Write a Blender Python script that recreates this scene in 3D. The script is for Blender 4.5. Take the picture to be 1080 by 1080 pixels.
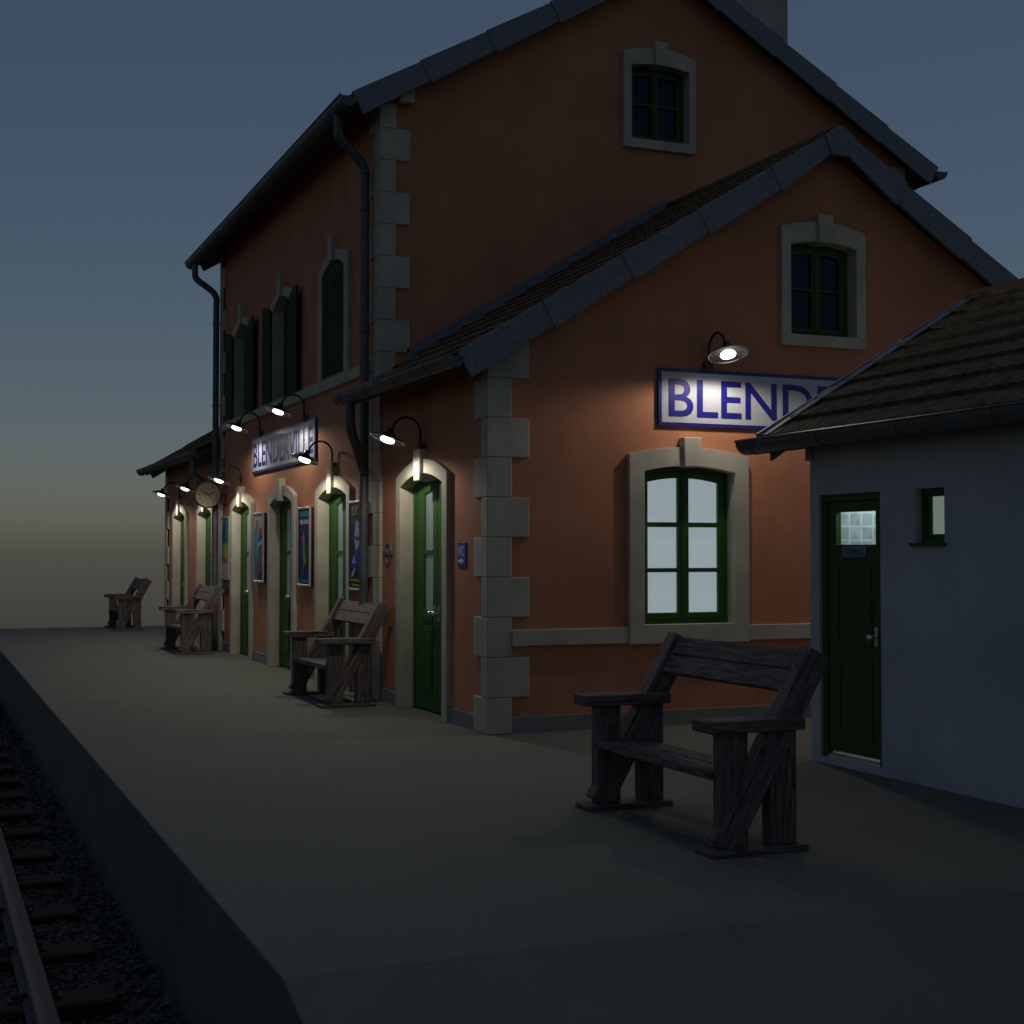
import bpy, bmesh, math, random
from mathutils import Vector, Matrix
from mathutils.geometry import tessellate_polygon
random.seed(7)
sc = bpy.context.scene
for o in list(bpy.data.objects): bpy.data.objects.remove(o)
R = math.radians

# ------------------------------------------------------------------ camera, sky, sun, exposure
cam_d = bpy.data.cameras.new('camera'); cam = bpy.data.objects.new('camera', cam_d)
sc.collection.objects.link(cam); sc.camera = cam
cam_d.sensor_width = 36; cam_d.lens = 50; cam_d.clip_end = 500
cam.location = (-4.83, -12.09, 1.65)
cam.rotation_euler = (R(90 + 1.68), 0, R(-22.7))

SUN_EL, SUN_ROT = 80.0, 75.0
w = bpy.data.worlds.new("World"); sc.world = w; w.use_nodes = True
nt = w.node_tree; bg = nt.nodes['Background']
sky = nt.nodes.new('ShaderNodeTexSky'); sky.sky_type = 'NISHITA'; sky.sun_disc = False
sky.sun_elevation = R(SUN_EL); sky.sun_rotation = R(SUN_ROT)
sky.air_density = 1.0; sky.dust_density = 1.0; sky.ozone_density = 1.5
nt.links.new(sky.outputs[0], bg.inputs[0]); bg.inputs[1].default_value = 0.026

sc.view_settings.view_transform = 'Standard'; sc.view_settings.look = 'None'
sc.view_settings.exposure = 0; sc.view_settings.gamma = 1
sc.cycles.use_denoising = True
sc.cycles.sample_clamp_indirect = 3.0
sc.cycles.max_bounces = 6
sc.cycles.caustics_reflective = False; sc.cycles.caustics_refractive = False
BULB = 3.5
LAMP_W = 30.0

# ------------------------------------------------------------------ materials
def mat(name, col, rough=.8, metal=0, bump=0, bscale=30, var=0, vscale=4, emit=None, estr=0, spec=None, col2=None, detail=6, stretch=None, fine=0):
    m = bpy.data.materials.new(name); m.use_nodes = True
    n = m.node_tree.nodes; l = m.node_tree.links; b = n['Principled BSDF']
    b.inputs['Base Color'].default_value = (*col, 1); b.inputs['Roughness'].default_value = rough
    b.inputs['Metallic'].default_value = metal
    if spec is not None: b.inputs['Specular IOR Level'].default_value = spec
    tc = n.new('ShaderNodeTexCoord'); mp = n.new('ShaderNodeMapping'); l.new(tc.outputs['Object'], mp.inputs[0])
    if stretch: mp.inputs['Scale'].default_value = stretch
    if var:
        t = n.new('ShaderNodeTexNoise'); t.inputs['Scale'].default_value = vscale; t.inputs['Detail'].default_value = detail
        t.inputs['Roughness'].default_value = .62
        l.new(mp.outputs[0], t.inputs['Vector'])
        r = n.new('ShaderNodeValToRGB'); r.color_ramp.elements[0].position = .32; r.color_ramp.elements[1].position = .7
        c2 = col2 or tuple(min(1, c * (1 + var)) for c in col); c1 = tuple(c * (1 - var) for c in col)
        r.color_ramp.elements[0].color = (*c1, 1); r.color_ramp.elements[1].color = (*c2, 1)
        l.new(t.outputs['Fac'], r.inputs[0]); l.new(r.outputs[0], b.inputs['Base Color'])
        rr = n.new('ShaderNodeMapRange'); rr.inputs[3].default_value = max(0, rough - .12); rr.inputs[4].default_value = min(1, rough + .12)
        l.new(t.outputs['Fac'], rr.inputs[0]); l.new(rr.outputs[0], b.inputs['Roughness'])
    if bump:
        t2 = n.new('ShaderNodeTexNoise'); t2.inputs['Scale'].default_value = bscale; t2.inputs['Detail'].default_value = 8
        l.new(mp.outputs[0], t2.inputs['Vector'])
        bp = n.new('ShaderNodeBump'); bp.inputs['Strength'].default_value = bump; bp.inputs['Distance'].default_value = .02
        l.new(t2.outputs['Fac'], bp.inputs['Height']); l.new(bp.outputs[0], b.inputs['Normal'])
    if emit:
        b.inputs['Emission Color'].default_value = (*emit, 1); b.inputs['Emission Strength'].default_value = estr
    return m

def plaster(name, col, dirt, bump=.16, bscale=26, var=.15, lo=.56, hi=.72, sc3=3.1, st=(1, 1, 2.2)):
    m = mat(name, col, .92, bump=bump, bscale=bscale, var=var, vscale=1.3)
    n = m.node_tree.nodes; l = m.node_tree.links; b = n['Principled BSDF']
    base = b.inputs['Base Color'].links[0].from_socket
    tc = [x for x in n if x.type == 'TEX_COORD'][0]
    # pale scuffs and dark worn patches of their own shape
    t = n.new('ShaderNodeTexNoise'); t.inputs['Scale'].default_value = sc3; t.inputs['Detail'].default_value = 12; t.inputs['Roughness'].default_value = .75
    mp = n.new('ShaderNodeMapping'); mp.inputs['Scale'].default_value = st; mp.inputs['Location'].default_value = (3, 8, 1)
    l.new(tc.outputs['Object'], mp.inputs[0]); l.new(mp.outputs[0], t.inputs['Vector'])
    r = n.new('ShaderNodeValToRGB'); r.color_ramp.elements[0].position = lo; r.color_ramp.elements[1].position = hi
    l.new(t.outputs['Fac'], r.inputs[0])
    mx = n.new('ShaderNodeMix'); mx.data_type = 'RGBA'; l.new(r.outputs[0], mx.inputs[0])
    l.new(base, mx.inputs[6]); mx.inputs[7].default_value = (*dirt, 1)
    l.new(mx.outputs[2], b.inputs['Base Color'])
    return m

M = {}
M['orange'] = plaster('orange_plaster', (.53, .215, .11), (.45, .21, .12))
M['grey_plaster'] = plaster('grey_plaster', (.50, .505, .53), (.46, .465, .48))
M['stone'] = mat('beige_stone', (.50, .46, .355), .88, bump=.14, bscale=45, var=.17, vscale=2.2, detail=10)
M['plinth'] = mat('grey_cement', (.225, .225, .21), .9, bump=.3, bscale=30, var=.15, vscale=4)
M['zinc'] = mat('zinc_sheet', (.115, .122, .125), .5, .3, bump=.15, bscale=60, var=.3, vscale=9)
M['zincband'] = mat('zinc_verge', (.19, .21, .235), .65, .2, bump=.25, bscale=90, var=.25, vscale=25)
M['soffit'] = mat('dark_boards', (.09, .06, .045), .85, bump=.3, bscale=20, var=.3, vscale=8, stretch=(1, 6, 6))
M['green'] = mat('green_paint', (.030, .095, .016), .5, spec=.3, bump=.06, bscale=50, var=.12, vscale=6)
M['shutter'] = mat('shutter_paint', (.010, .045, .012), .7, spec=.2, bump=.12, bscale=50, var=.2, vscale=6)
M['tile'] = mat('clay_tiles', (.125, .085, .045), .85, bump=.4, bscale=60, var=.45, vscale=9, col2=(.22, .16, .088), spec=.25)
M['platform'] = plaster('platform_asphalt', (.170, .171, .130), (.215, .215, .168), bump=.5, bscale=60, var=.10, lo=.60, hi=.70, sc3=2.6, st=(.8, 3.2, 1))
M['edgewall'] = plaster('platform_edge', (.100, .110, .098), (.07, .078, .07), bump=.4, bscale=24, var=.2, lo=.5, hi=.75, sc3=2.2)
M['soil'] = mat('dark_soil', (.06, .055, .045), .95, bump=.5, bscale=8, var=.2)
M['rail'] = mat('rail_steel', (.095, .068, .058), .6, .35, bump=.15, bscale=90, var=.25, vscale=12)
M['sleeper'] = mat('creosote_wood', (.075, .036, .016), .85, bump=.6, bscale=14, var=.35, vscale=6, stretch=(1, 8, 8))
M['iron'] = mat('black_iron', (.02, .022, .024), .5, .5, bump=.1, bscale=60)
M['chrome'] = mat('polished_metal', (.72, .72, .74), .16, 1.0)
M['silver'] = mat('silver_frame', (.55, .55, .57), .35, .6)
M['enamel_in'] = mat('shade_lining', (.15, .15, .15), .22, .6)
M['enamel_out'] = mat('dark_enamel', (.03, .032, .034), .35, .2)
M['bulb'] = mat('bulb_glow', (1, 1, 1), .5, emit=(1.0, .93, .83), estr=BULB)
M['lit'] = mat('lit_curtained_glass', (.25, .28, .3), .35, emit=(.70, .86, .92), estr=.36)
M['doorglass'] = mat('frosted_door_glass', (.20, .25, .235), .35, emit=(.6, .9, .8), estr=.03)
M['darkglass'] = mat('dark_glass', (.004, .010, .03), .1, spec=.25)
M['dimglass'] = mat('dim_frosted_glass', (.3, .33, .3), .4, emit=(.8, 1, .88), estr=.16)
M['white'] = mat('white_enamel_sign', (.44, .44, .47), .25, bump=.04, bscale=8, var=.04)
M['letter_white'] = mat('white_lettering', (.8, .8, .8), .5)
M['blue'] = mat('blue_enamel', (.014, .013, .18), .35)
M['wcblue'] = mat('wc_blue', (.03, .05, .42), .35)
M['plaqueblue'] = mat('plaque_blue', (.18, .23, .33), .6)
M['ink'] = mat('dark_ink', (.012, .014, .02), .5)
M['clockface'] = mat('clock_face', (.29, .255, .18), .6, var=.15, vscale=14)
M['rust'] = mat('rusty_iron', (.16, .055, .03), .7, .2, bump=.3, bscale=60, var=.3)
M['cream'] = mat('cream_chimney', (.42, .41, .36), .9, bump=.3, bscale=20, var=.15)
M['threshold'] = mat('pale_threshold', (.62, .55, .46), .7, bump=.1)
def wood(name, c1, c2):
    m = mat(name, c1, .72, bump=1.0, bscale=9, var=.55, vscale=3.6, col2=c2, stretch=(1.3, 14, 14), detail=10, spec=.35)
    n = m.node_tree.nodes; l = m.node_tree.links; b = n['Principled BSDF']
    tc = [x for x in n if x.type == 'TEX_COORD'][0]; oi = n.new('ShaderNodeObjectInfo')
    mp = [x for x in n if x.type == 'MAPPING'][0]
    cb = n.new('ShaderNodeCombineXYZ')
    ml = n.new('ShaderNodeMath'); ml.operation = 'MULTIPLY'; ml.inputs[1].default_value = 37
    l.new(oi.outputs['Random'], ml.inputs[0]); l.new(ml.outputs[0], cb.inputs[0]); l.new(ml.outputs[0], cb.inputs[1]); l.new(cb.outputs[0], mp.inputs['Location'])
    v = n.new('ShaderNodeTexVoronoi'); v.inputs['Scale'].default_value = 3.4
    mp2 = n.new('ShaderNodeMapping'); mp2.inputs['Scale'].default_value = (1, 2.2, 2.2)
    l.new(cb.outputs[0], mp2.inputs['Location']); l.new(tc.outputs['Object'], mp2.inputs[0]); l.new(mp2.outputs[0], v.inputs['Vector'])
    r = n.new('ShaderNodeValToRGB'); r.color_ramp.elements[0].position = .05; r.color_ramp.elements[1].position = .17
    r.color_ramp.elements[0].color = (.25, .25, .25, 1)
    l.new(v.outputs['Distance'], r.inputs[0])
    base = b.inputs['Base Color'].links[0].from_socket
    mx = n.new('ShaderNodeMix'); mx.data_type = 'RGBA'; mx.blend_type = 'MULTIPLY'; mx.inputs[0].default_value = 1
    l.new(base, mx.inputs[6]); l.new(r.outputs[0], mx.inputs[7]); l.new(mx.outputs[2], b.inputs['Base Color'])
    return m
M['wood'] = wood('weathered_wood', (.080, .062, .055), (.30, .235, .205))
# clear pane that lets the tiled room behind show
def clear_glass():
    m = bpy.data.materials.new('clear_glass'); m.use_nodes = True; n = m.node_tree.nodes; l = m.node_tree.links
    n.remove(n['Principled BSDF']); t = n.new('ShaderNodeBsdfTransparent'); g = n.new('ShaderNodeBsdfGlossy'); g.inputs['Roughness'].default_value = .03
    t.inputs[0].default_value = (.9, .95, .95, 1); mx = n.new('ShaderNodeMixShader'); mx.inputs[0].default_value = .06
    l.new(t.outputs[0], mx.inputs[1]); l.new(g.outputs[0], mx.inputs[2]); l.new(mx.outputs[0], n['Material Output'].inputs[0]); return m
M['clear'] = clear_glass()
def tiled_wall():
    m = mat('white_wall_tiles', (.5, .55, .56), .25); n = m.node_tree.nodes; l = m.node_tree.links; b = n['Principled BSDF']
    tc = [x for x in n if x.type == 'TEX_COORD'][0]
    sp = n.new('ShaderNodeSeparateXYZ'); cb = n.new('ShaderNodeCombineXYZ'); l.new(tc.outputs['Object'], sp.inputs[0])
    l.new(sp.outputs[0], cb.inputs[0]); l.new(sp.outputs[2], cb.inputs[1])
    br = n.new('ShaderNodeTexBrick'); br.offset = 0; br.inputs['Scale'].default_value = 1; br.inputs['Brick Width'].default_value = .115
    br.inputs['Row Height'].default_value = .110; br.inputs['Mortar Size'].default_value = .008; br.inputs['Mortar Smooth'].default_value = .2
    br.inputs['Color1'].default_value = (.56, .61, .63, 1); br.inputs['Color2'].default_value = (.36, .42, .43, 1); br.inputs['Mortar'].default_value = (.8, .85, .86, 1)
    br.inputs['Bias'].default_value = -.35
    l.new(cb.outputs[0], br.inputs['Vector'])
    t = n.new('ShaderNodeTexNoise'); t.inputs['Scale'].default_value = 22; l.new(tc.outputs['Object'], t.inputs['Vector'])
    r = n.new('ShaderNodeValToRGB'); r.color_ramp.elements[0].position = .3; r.color_ramp.elements[0].color = (.72, .74, .74, 1); r.color_ramp.elements[1].position = .5
    l.new(t.outputs['Fac'], r.inputs[0])
    mx = n.new('ShaderNodeMix'); mx.data_type = 'RGBA'; mx.blend_type = 'MULTIPLY'; mx.inputs[0].default_value = 1
    l.new(br.outputs['Color'], mx.inputs[6]); l.new(r.outputs[0], mx.inputs[7]); l.new(mx.outputs[2], b.inputs['Base Color'])
    return m
M['tiledwall'] = tiled_wall()
def gravel():
    m = mat('ballast_gravel', (.05, .05, .05), .8); n = m.node_tree.nodes; l = m.node_tree.links; b = n['Principled BSDF']
    tc = [x for x in n if x.type == 'TEX_COORD'][0]
    v = n.new('ShaderNodeTexVoronoi'); v.inputs['Scale'].default_value = 19; l.new(tc.outputs['Object'], v.inputs['Vector'])
    r = n.new('ShaderNodeValToRGB'); r.color_ramp.elements[0].color = (.03, .029, .028, 1); r.color_ramp.elements[1].color = (.13, .125, .12, 1)
    l.new(v.outputs['Color'], r.inputs[0]); l.new(r.outputs[0], b.inputs['Base Color'])
    bp = n.new('ShaderNodeBump'); bp.inputs['Strength'].default_value = 1; bp.inputs['Distance'].default_value = .05; bp.invert = True
    l.new(v.outputs['Distance'], bp.inputs['Height']); l.new(bp.outputs[0], b.inputs['Normal']); return m
M['gravel'] = gravel()
def flat(name, c): M[name] = mat(name, c, .6, spec=.2); return M[name]
for nm, c in dict(p_navy=(.012, .018, .10), p_deep=(.02, .035, .07), p_yellow=(.5, .36, .02), p_white=(.42, .44, .50), p_blue=(.03, .045, .42), p_teal=(.02, .20, .19),
                  p_green=(.05, .32, .03), p_red=(.42, .03, .03), p_pink=(.5, .07, .12), p_cyan=(.03, .25, .36), p_grey=(.33, .33, .33), p_pale=(.42, .45, .36), p_lime=(.28, .38, .02), p_orange=(.5, .12, .02)).items(): flat(nm, c)

# ------------------------------------------------------------------ mesh helpers
def newobj(name, data, parent=None):
    o = bpy.data.objects.new(name, data); sc.collection.objects.link(o)
    if parent is not None: o.parent = parent
    return o
def thing(name, label, cat, loc=(0, 0, 0), rz=0, group=None):
    o = newobj(name, None); o.location = loc; o.rotation_euler = (0, 0, rz); o.empty_display_size = .2
    return tag(o, label, cat, group)
def tag(o, label, cat, group=None, kind=None):
    o['label'] = label; o['category'] = cat
    if group: o['group'] = group
    if kind: o['kind'] = kind
    return o
class MB:
    def __init__(s): s.v = []; s.f = []; s.m = []; s.sm = []
    def add(s, vs, fs, mi=0, smooth=False):
        k = len(s.v); s.v += [tuple(x) for x in vs]
        for f in fs: s.f.append([i + k for i in f]); s.m.append(mi); s.sm.append(smooth)
    def box(s, a, b, mi=0):
        (x0, y0, z0), (x1, y1, z1) = a, b
        s.add([(x0, y0, z0), (x1, y0, z0), (x1, y1, z0), (x0, y1, z0), (x0, y0, z1), (x1, y0, z1), (x1, y1, z1), (x0, y1, z1)],
              [(0, 3, 2, 1), (4, 5, 6, 7), (0, 1, 5, 4), (1, 2, 6, 5), (2, 3, 7, 6), (3, 0, 4, 7)], mi)
    def plate(s, outer, holes, d0, d1, mp, mi=0):
        loops = [outer] + list(holes)
        tris = tessellate_polygon([[Vector((p[0], p[1], 0)) for p in lp] for lp in loops])
        pts = [p for lp in loops for p in lp]; n = len(pts)
        vs = [mp(a, b, d1) for a, b in pts] + [mp(a, b, d0) for a, b in pts]
        fs = [tuple(t) for t in tris] + [tuple(i + n for i in reversed(t)) for t in tris]
        k = 0
        for lp in loops:
            L = len(lp)
            for i in range(L): j = (i + 1) % L; fs.append((k + i, k + j, k + j + n, k + i + n))
            k += L
        s.add(vs, fs, mi)
    def tube(s, pts, r, n=10, mi=0, cap=True):
        pts = [Vector(p) for p in pts]; rs = r if isinstance(r, (list, tuple)) else [r] * len(pts); rings = []
        up = Vector((0, 0, 1)); prev = None
        for i, p in enumerate(pts):
            t = (pts[min(i + 1, len(pts) - 1)] - pts[max(i - 1, 0)]).normalized()
            if prev is None: a = t.cross(up) if abs(t.dot(up)) < .95 else t.cross(Vector((0, 1, 0)))
            else: a = prev - t * prev.dot(t)
            a.normalize(); prev = a; b = t.cross(a)
            rings.append([p + (a * math.cos(q) + b * math.sin(q)) * rs[i] for q in [2 * math.pi * k / n for k in range(n)]])
        vs = [v for rg in rings for v in rg]; fs = []
        for i in range(len(rings) - 1):
            for k in range(n): j = (k + 1) % n; fs.append((i * n + k, i * n + j, (i + 1) * n + j, (i + 1) * n + k))
        s.add(vs, fs, mi, True)
        if cap: s.add(rings[0], [tuple(range(n))], mi); s.add(rings[-1], [tuple(range(n))], mi)
    def lathe(s, prof, mt=Matrix(), n=28, mi=0):
        vs = []; fs = []
        for (r, z) in prof:
            for k in range(n): a = 2 * math.pi * k / n; vs.append(mt @ Vector((r * math.cos(a), r * math.sin(a), z)))
        for i in range(len(prof) - 1):
            for k in range(n): j = (k + 1) % n; fs.append((i * n + k, i * n + j, (i + 1) * n + j, (i + 1) * n + k))
        s.add(vs, fs, mi, True)
    def build(s, name, mats, parent=None, bevel=0, recalc=True, seg=1):
        me = bpy.data.meshes.new(name); me.from_pydata(s.v, [], s.f)
        mats = mats if isinstance(mats, (list, tuple)) else [mats]
        for m_ in mats: me.materials.append(M[m_])
        for p, mi, sm in zip(me.polygons, s.m, s.sm): p.material_index = mi; p.use_smooth = sm
        bm = bmesh.new(); bm.from_mesh(me); bmesh.ops.remove_doubles(bm, verts=bm.verts, dist=1e-5)
        if recalc: bmesh.ops.recalc_face_normals(bm, faces=bm.faces)
        bm.to_mesh(me); bm.free()
        o = newobj(name, me, parent)
        if bevel:
            b = o.modifiers.new('bevel', 'BEVEL'); b.width = bevel; b.segments = seg; b.limit_method = 'ANGLE'; b.angle_limit = R(40)
        return o
# surface frames: (along, up, outward)
def FX(x): return lambda a, b, d: Vector((x - d, a, b))          # faces the track (-X)
def FY(y): return lambda a, b, d: Vector((a, y - d, b))          # faces the near end (-Y)
def FYf(y): return lambda a, b, d: Vector((a, y + d, b))
def arc(u0, u1, zs, rise, n=12):
    """points from (u1,zs) over to (u0,zs)"""
    return [(u1 + (u0 - u1) * i / n, zs + rise * (1 - (2 * i / n - 1) ** 2)) for i in range(n + 1)]
def archpoly(u0, u1, z0, zs, rise, n=12): return [(u0, z0), (u1, z0)] + arc(u0, u1, zs, rise, n)
def rect(u0, u1, z0, z1): return [(u0, z0), (u1, z0), (u1, z1), (u0, z1)]
def text_mesh(body, width, height, mp, d, parent, name='lettering', mt='blue', centre=(0, 0), flip=False, bold=0.0):
    cu = bpy.data.curves.new(name, 'FONT'); cu.body = body; cu.size = 1; cu.fill_mode = 'FRONT'; cu.resolution_u = 4; cu.offset = bold
    t = bpy.data.objects.new('tmp', cu); sc.collection.objects.link(t); dg = bpy.context.evaluated_depsgraph_get(); dg.update()
    me = bpy.data.meshes.new_from_object(t.evaluated_get(dg)); bpy.data.objects.remove(t)
    xs = [v.co.x for v in me.vertices]; ys = [v.co.y for v in me.vertices]
    x0, x1, y0, y1 = min(xs), max(xs), min(ys), max(ys)
    sx = width / (x1 - x0); sy = height / (y1 - y0)
    for v in me.vertices:
        a = (v.co.x - (x0 + x1) / 2) * sx; b = (v.co.y - (y0 + y1) / 2) * sy
        if flip: a = -a
        v.co = mp(centre[0] + a, centre[1] + b, d)
    me.materials.clear(); me.materials.append(M[mt])
    return newobj(name, me, parent)

# ================================================================== GROUND, PLATFORM, TRACK
g = MB(); g.box((-30, -30, -1.6), (34, 34, -1.12)); o = g.build('ground', 'soil'); o['kind'] = 'structure'
# platform: flat top with a ramp at the near end
PX0, PX1, PY0, PY1 = -3.5, 22, -6.6, 21.2
def pl_prof(): return [(-17, -1.5), (PY1, -1.5), (PY1, 0), (PY0, 0), (-9.2, -.66), (-17, -1.35)]
p = MB(); prof = pl_prof(); n = len(prof)
vs = [(PX0, a, b) for a, b in prof] + [(PX1, a, b) for a, b in prof]
fs = [tuple(range(n)), tuple(range(2 * n - 1, n - 1, -1))] + [(i, (i + 1) % n, (i + 1) % n + n, i + n) for i in range(n)]
k = len(p.v); p.add(vs, fs)
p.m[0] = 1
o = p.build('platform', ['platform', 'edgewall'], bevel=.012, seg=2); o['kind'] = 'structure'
# ballast
from mathutils import noise
b = MB(); nx, ny = 46, 380; X0, X1, Y0, Y1 = -7.4, -3.48, -13, 24
vs = []
for j in range(ny + 1):
    for i in range(nx + 1):
        x = X0 + (X1 - X0) * i / nx; y = Y0 + (Y1 - Y0) * j / ny
        z = -.885 + .035 * noise.noise((x * 1.9, y * 1.6, 0)) + .03 * noise.noise((x * 11, y * 11, 3)) + .06 * max(0, (x + 3.75) / .25) * (1 + noise.noise((3, y * 2.2, 5)))
        vs.append((x, y, z))
fs = [(j * (nx + 1) + i, j * (nx + 1) + i + 1, (j + 1) * (nx + 1) + i + 1, (j + 1) * (nx + 1) + i) for j in range(ny) for i in range(nx)]
b.add(vs, fs, 0, True); rng = random.Random(3)
for _ in range(11000):
    y = rng.uniform(-7.5, 13) if rng.random() < .75 else rng.uniform(-6, 2); x = rng.uniform(-5.1, -3.52)
    z = -.885 + .035 * noise.noise((x * 1.9, y * 1.6, 0)) + .06 * max(0, (x + 3.75) / .25) * (1 + noise.noise((3, y * 2.2, 5)))
    r_ = rng.uniform(.016, .036); a = rng.uniform(0, 6.28); ca, sa = math.cos(a), math.sin(a)
    pts = []
    for (px_, py_, pz_) in ((-1, -1, -1), (1, -1, -1), (1, 1, -1), (-1, 1, -1), (-.7, -.8, 1), (.8, -.6, .8), (.6, .8, 1.1), (-.8, .6, .7)):
        qx, qy, qz = (px_ + rng.uniform(-.35, .35)) * r_, (py_ + rng.uniform(-.35, .35)) * r_ * .8, (pz_ + rng.uniform(-.4, .4)) * r_ * .6
        pts.append((x + qx * ca - qy * sa, y + qx * sa + qy * ca, z + qz + .008))
    b.add(pts, [(0, 3, 2, 1), (4, 5, 6, 7), (0, 1, 5, 4), (1, 2, 6, 5), (2, 3, 7, 6), (3, 0, 4, 7)])
o = b.build('ballast', 'gravel', recalc=False); tag(o, 'dark grey ballast gravel filling the track bed below the platform', 'gravel', kind='stuff')
# rails
def rail(xc, label):
    t = thing('rail', label, 'rail', (xc, 0, 0), group='rails of the track')
    pr = [(-.07, -.80), (.07, -.80), (.07, -.785), (.012, -.765), (.010, -.69), (.055, -.68), (.055, -.655), (.045, -.648), (-.045, -.648), (-.055, -.655), (-.055, -.68), (-.010, -.69), (-.012, -.765), (-.07, -.785)]
    m = MB(); n = len(pr); vs = [(a, -13, z) for a, z in pr] + [(a, 24, z) for a, z in pr]
    m.add(vs, [tuple(range(n)), tuple(range(n, 2 * n))] + [(i, (i + 1) % n, (i + 1) % n + n, i + n) for i in range(n)]); m.build('rail_bar', 'rail', t, bevel=.004)
    return t
rail(-4.205, 'steel rail nearer to the platform wall'); rail(-5.71, 'steel rail farther from the platform wall')
def make_sleeper():
    t = thing('sleeper', 'dark timber sleeper crossing the ballast under the rails', 'sleeper', group='sleepers under the rails')
    m = MB(); m.box((-6.15, -.135, -.93), (-3.77, .135, -.803)); m.build('timber', 'sleeper', t, bevel=.012)
    for xr in (-4.205, -5.71):
        for s in (-1, 1):
            m = MB(); x = xr + s * .095; m.box((x - .045, -.045, -.802), (x + .045, .045, -.782)); m.tube([(x + s * .012, 0, -.79), (x + s * .012, 0, -.745)], .017, 8)
            m.tube([(x - s * .055, 0, -.768), (x + s * .03, 0, -.768)], .013, 8)
            m.build('rail_clip', 'rail', t)
    return t
def copy_tree(o, parent=None):
    c = o.copy(); sc.collection.objects.link(c)
    if parent is not None: c.parent = parent
    for ch in list(o.children): copy_tree(ch, c)
    return c
s0 = make_sleeper(); s0.location = (0, -3.8, 0)
ORD = ['nearest', 'second', 'third', 'fourth', 'fifth', 'sixth', 'seventh', 'eighth', 'ninth', 'tenth', 'eleventh', 'twelfth', 'thirteenth', 'fourteenth', 'fifteenth', 'sixteenth', 'seventeenth', 'eighteenth', 'nineteenth', 'twentieth', 'twenty-first', 'twenty-second', 'twenty-third', 'twenty-fourth', 'twenty-fifth', 'twenty-sixth']
s0['label'] = 'nearest dark timber sleeper in view, at the bottom left corner'
for k in range(-3, 26):
    if k == 0: continue
    c = copy_tree(s0); c.location = (random.uniform(-.01, .01), -3.8 + 1.018 * k, 0); c.rotation_euler.z = random.uniform(-.006, .006)
    if 0 < k < 27: c['label'] = ORD[k] + ' dark timber sleeper under the rails, counted from the bottom left corner'
    else: c['label'] = ['', 'first', 'second', 'third'][-k] + ' dark timber sleeper on the near side of the bottom left corner'

# ================================================================== STATION BUILDING
ST = thing('station_building', 'orange plastered station building with beige stone quoins, tiled roofs and green doors', 'building')
W = 7.46; WM = 7.26; WT = .3          # wings, main block
YM0, YM1, YF1 = 3.3, 12.47, 18.25      # wing 0..3.3, main 3.3..12.47, far wing ..18.25
SW, SM = .608, .57
EW, EM = 3.5, 6.83                      # wall tops
doors = [1.80, 5.2, 7.92, 10.65, 13.75, 16.45]
DI, DO = .655, .80                      # half widths inner/outer
def door_hole(c): return archpoly(c - DI - .05, c + DI + .05, -.02, 2.42, .11)
# facade walls: one each for wing, main, far wing
def wallmesh(outer, holes, mp, name='wall', mt='orange', d0=-WT, d1=0, label=None):
    m = MB(); m.plate(outer, holes, d0, d1, mp); o = m.build(name, mt, ST)
    if label: o['label'] = label
    return o
wallmesh(rect(0, YM0, -.05, EW + .05), [door_hole(doors[0])], FX(0))
upw = [5.2, 7.93, 10.66]
up_holes = [archpoly(c - .55, c + .55, 3.9, 5.22, .14) for c in upw]
wallmesh(rect(YM0, YM1, -.05, EM + .05), [door_hole(c) for c in doors[1:4]] + up_holes, FX(0))
wallmesh(rect(YM1, YF1, -.05, EW + .05), [door_hole(c) for c in doors[4:]], FX(0))
# gable walls
def gable_poly(h, s): return [(WT + .002, -.05), (W - .002, -.05), (W - .002, h), (W / 2, h + s * W / 2), (WT + .002, h + s * WT)]
def gpoly_full(h, s, W, lo=-.05): return [(0, lo), (W, lo), (W, h), (W / 2, h + s * W / 2), (0, h)]
wg = archpoly(1.54, 2.62, .93, 2.46, .08); ug = archpoly(3.2, 4.08, 3.82, 4.8, .07)
wallmesh([(.002, -.05), (W, -.05), (W, EW), (W / 2, EW + SW * W / 2), (.002, EW)], [wg, ug], FY(0), d0=-WT, d1=.002)
mgw = archpoly(3.13, 4.03, 6.7, 7.66, .08)
wallmesh([(.002, -.05), (WM, -.05), (WM, EM), (WM / 2, EM + SM * WM / 2), (.002, EM)], [mgw], FY(YM0), d0=-WT, d1=.002)
wallmesh(gpoly_full(EM, SM, WM), [], FYf(YM1 - .001), d0=-WT, d1=0)
wallmesh(gpoly_full(EW, SW, W), [], FYf(YF1 - .001), d0=-WT, d1=0)
m = MB(); m.box((W - .28, .3, -.05), (W - .003, YM0, EW)); m.box((WM - .28, YM0 + .31, -.05), (WM - .003, YM1 - .31, EM)); m.box((W - .28, YM1 + .01, -.05), (W - .003, YF1 - .31, EW)); m.build('rear_wall', 'orange', ST)
# ground-floor ceiling to keep the rooms dark
m = MB(); m.box((.31, .31, 2.95), (W - .29, YM0 - .01, 3.0)); m.box((.31, YM0 + .31, 3.4), (W - .29, YM1 - .31, 3.45)); m.box((.31, YM1 + .01, 2.95), (W - .29, YF1 - .31, 3.0)); m.build('floor_slab', 'soffit', ST)

# plinth
def seg_without(cs, half, a, b):
    out = []; s = a
    for c in sorted(cs):
        if a < c < b: out.append((s, c - half)); s = c + half
    out.append((s, b)); return out
for a, b_ in seg_without(doors, DO + .001, .30, YF1 - .3):
    m = MB(); m.box((-.018, a, -.02), (.05, b_, .15)); m.build('plinth', 'plinth', ST, bevel=.004)
m = MB(); m.box((.2, -.018, -.02), (W + .01, .05, .15)); m.build('plinth', 'plinth', ST, bevel=.004)
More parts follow.
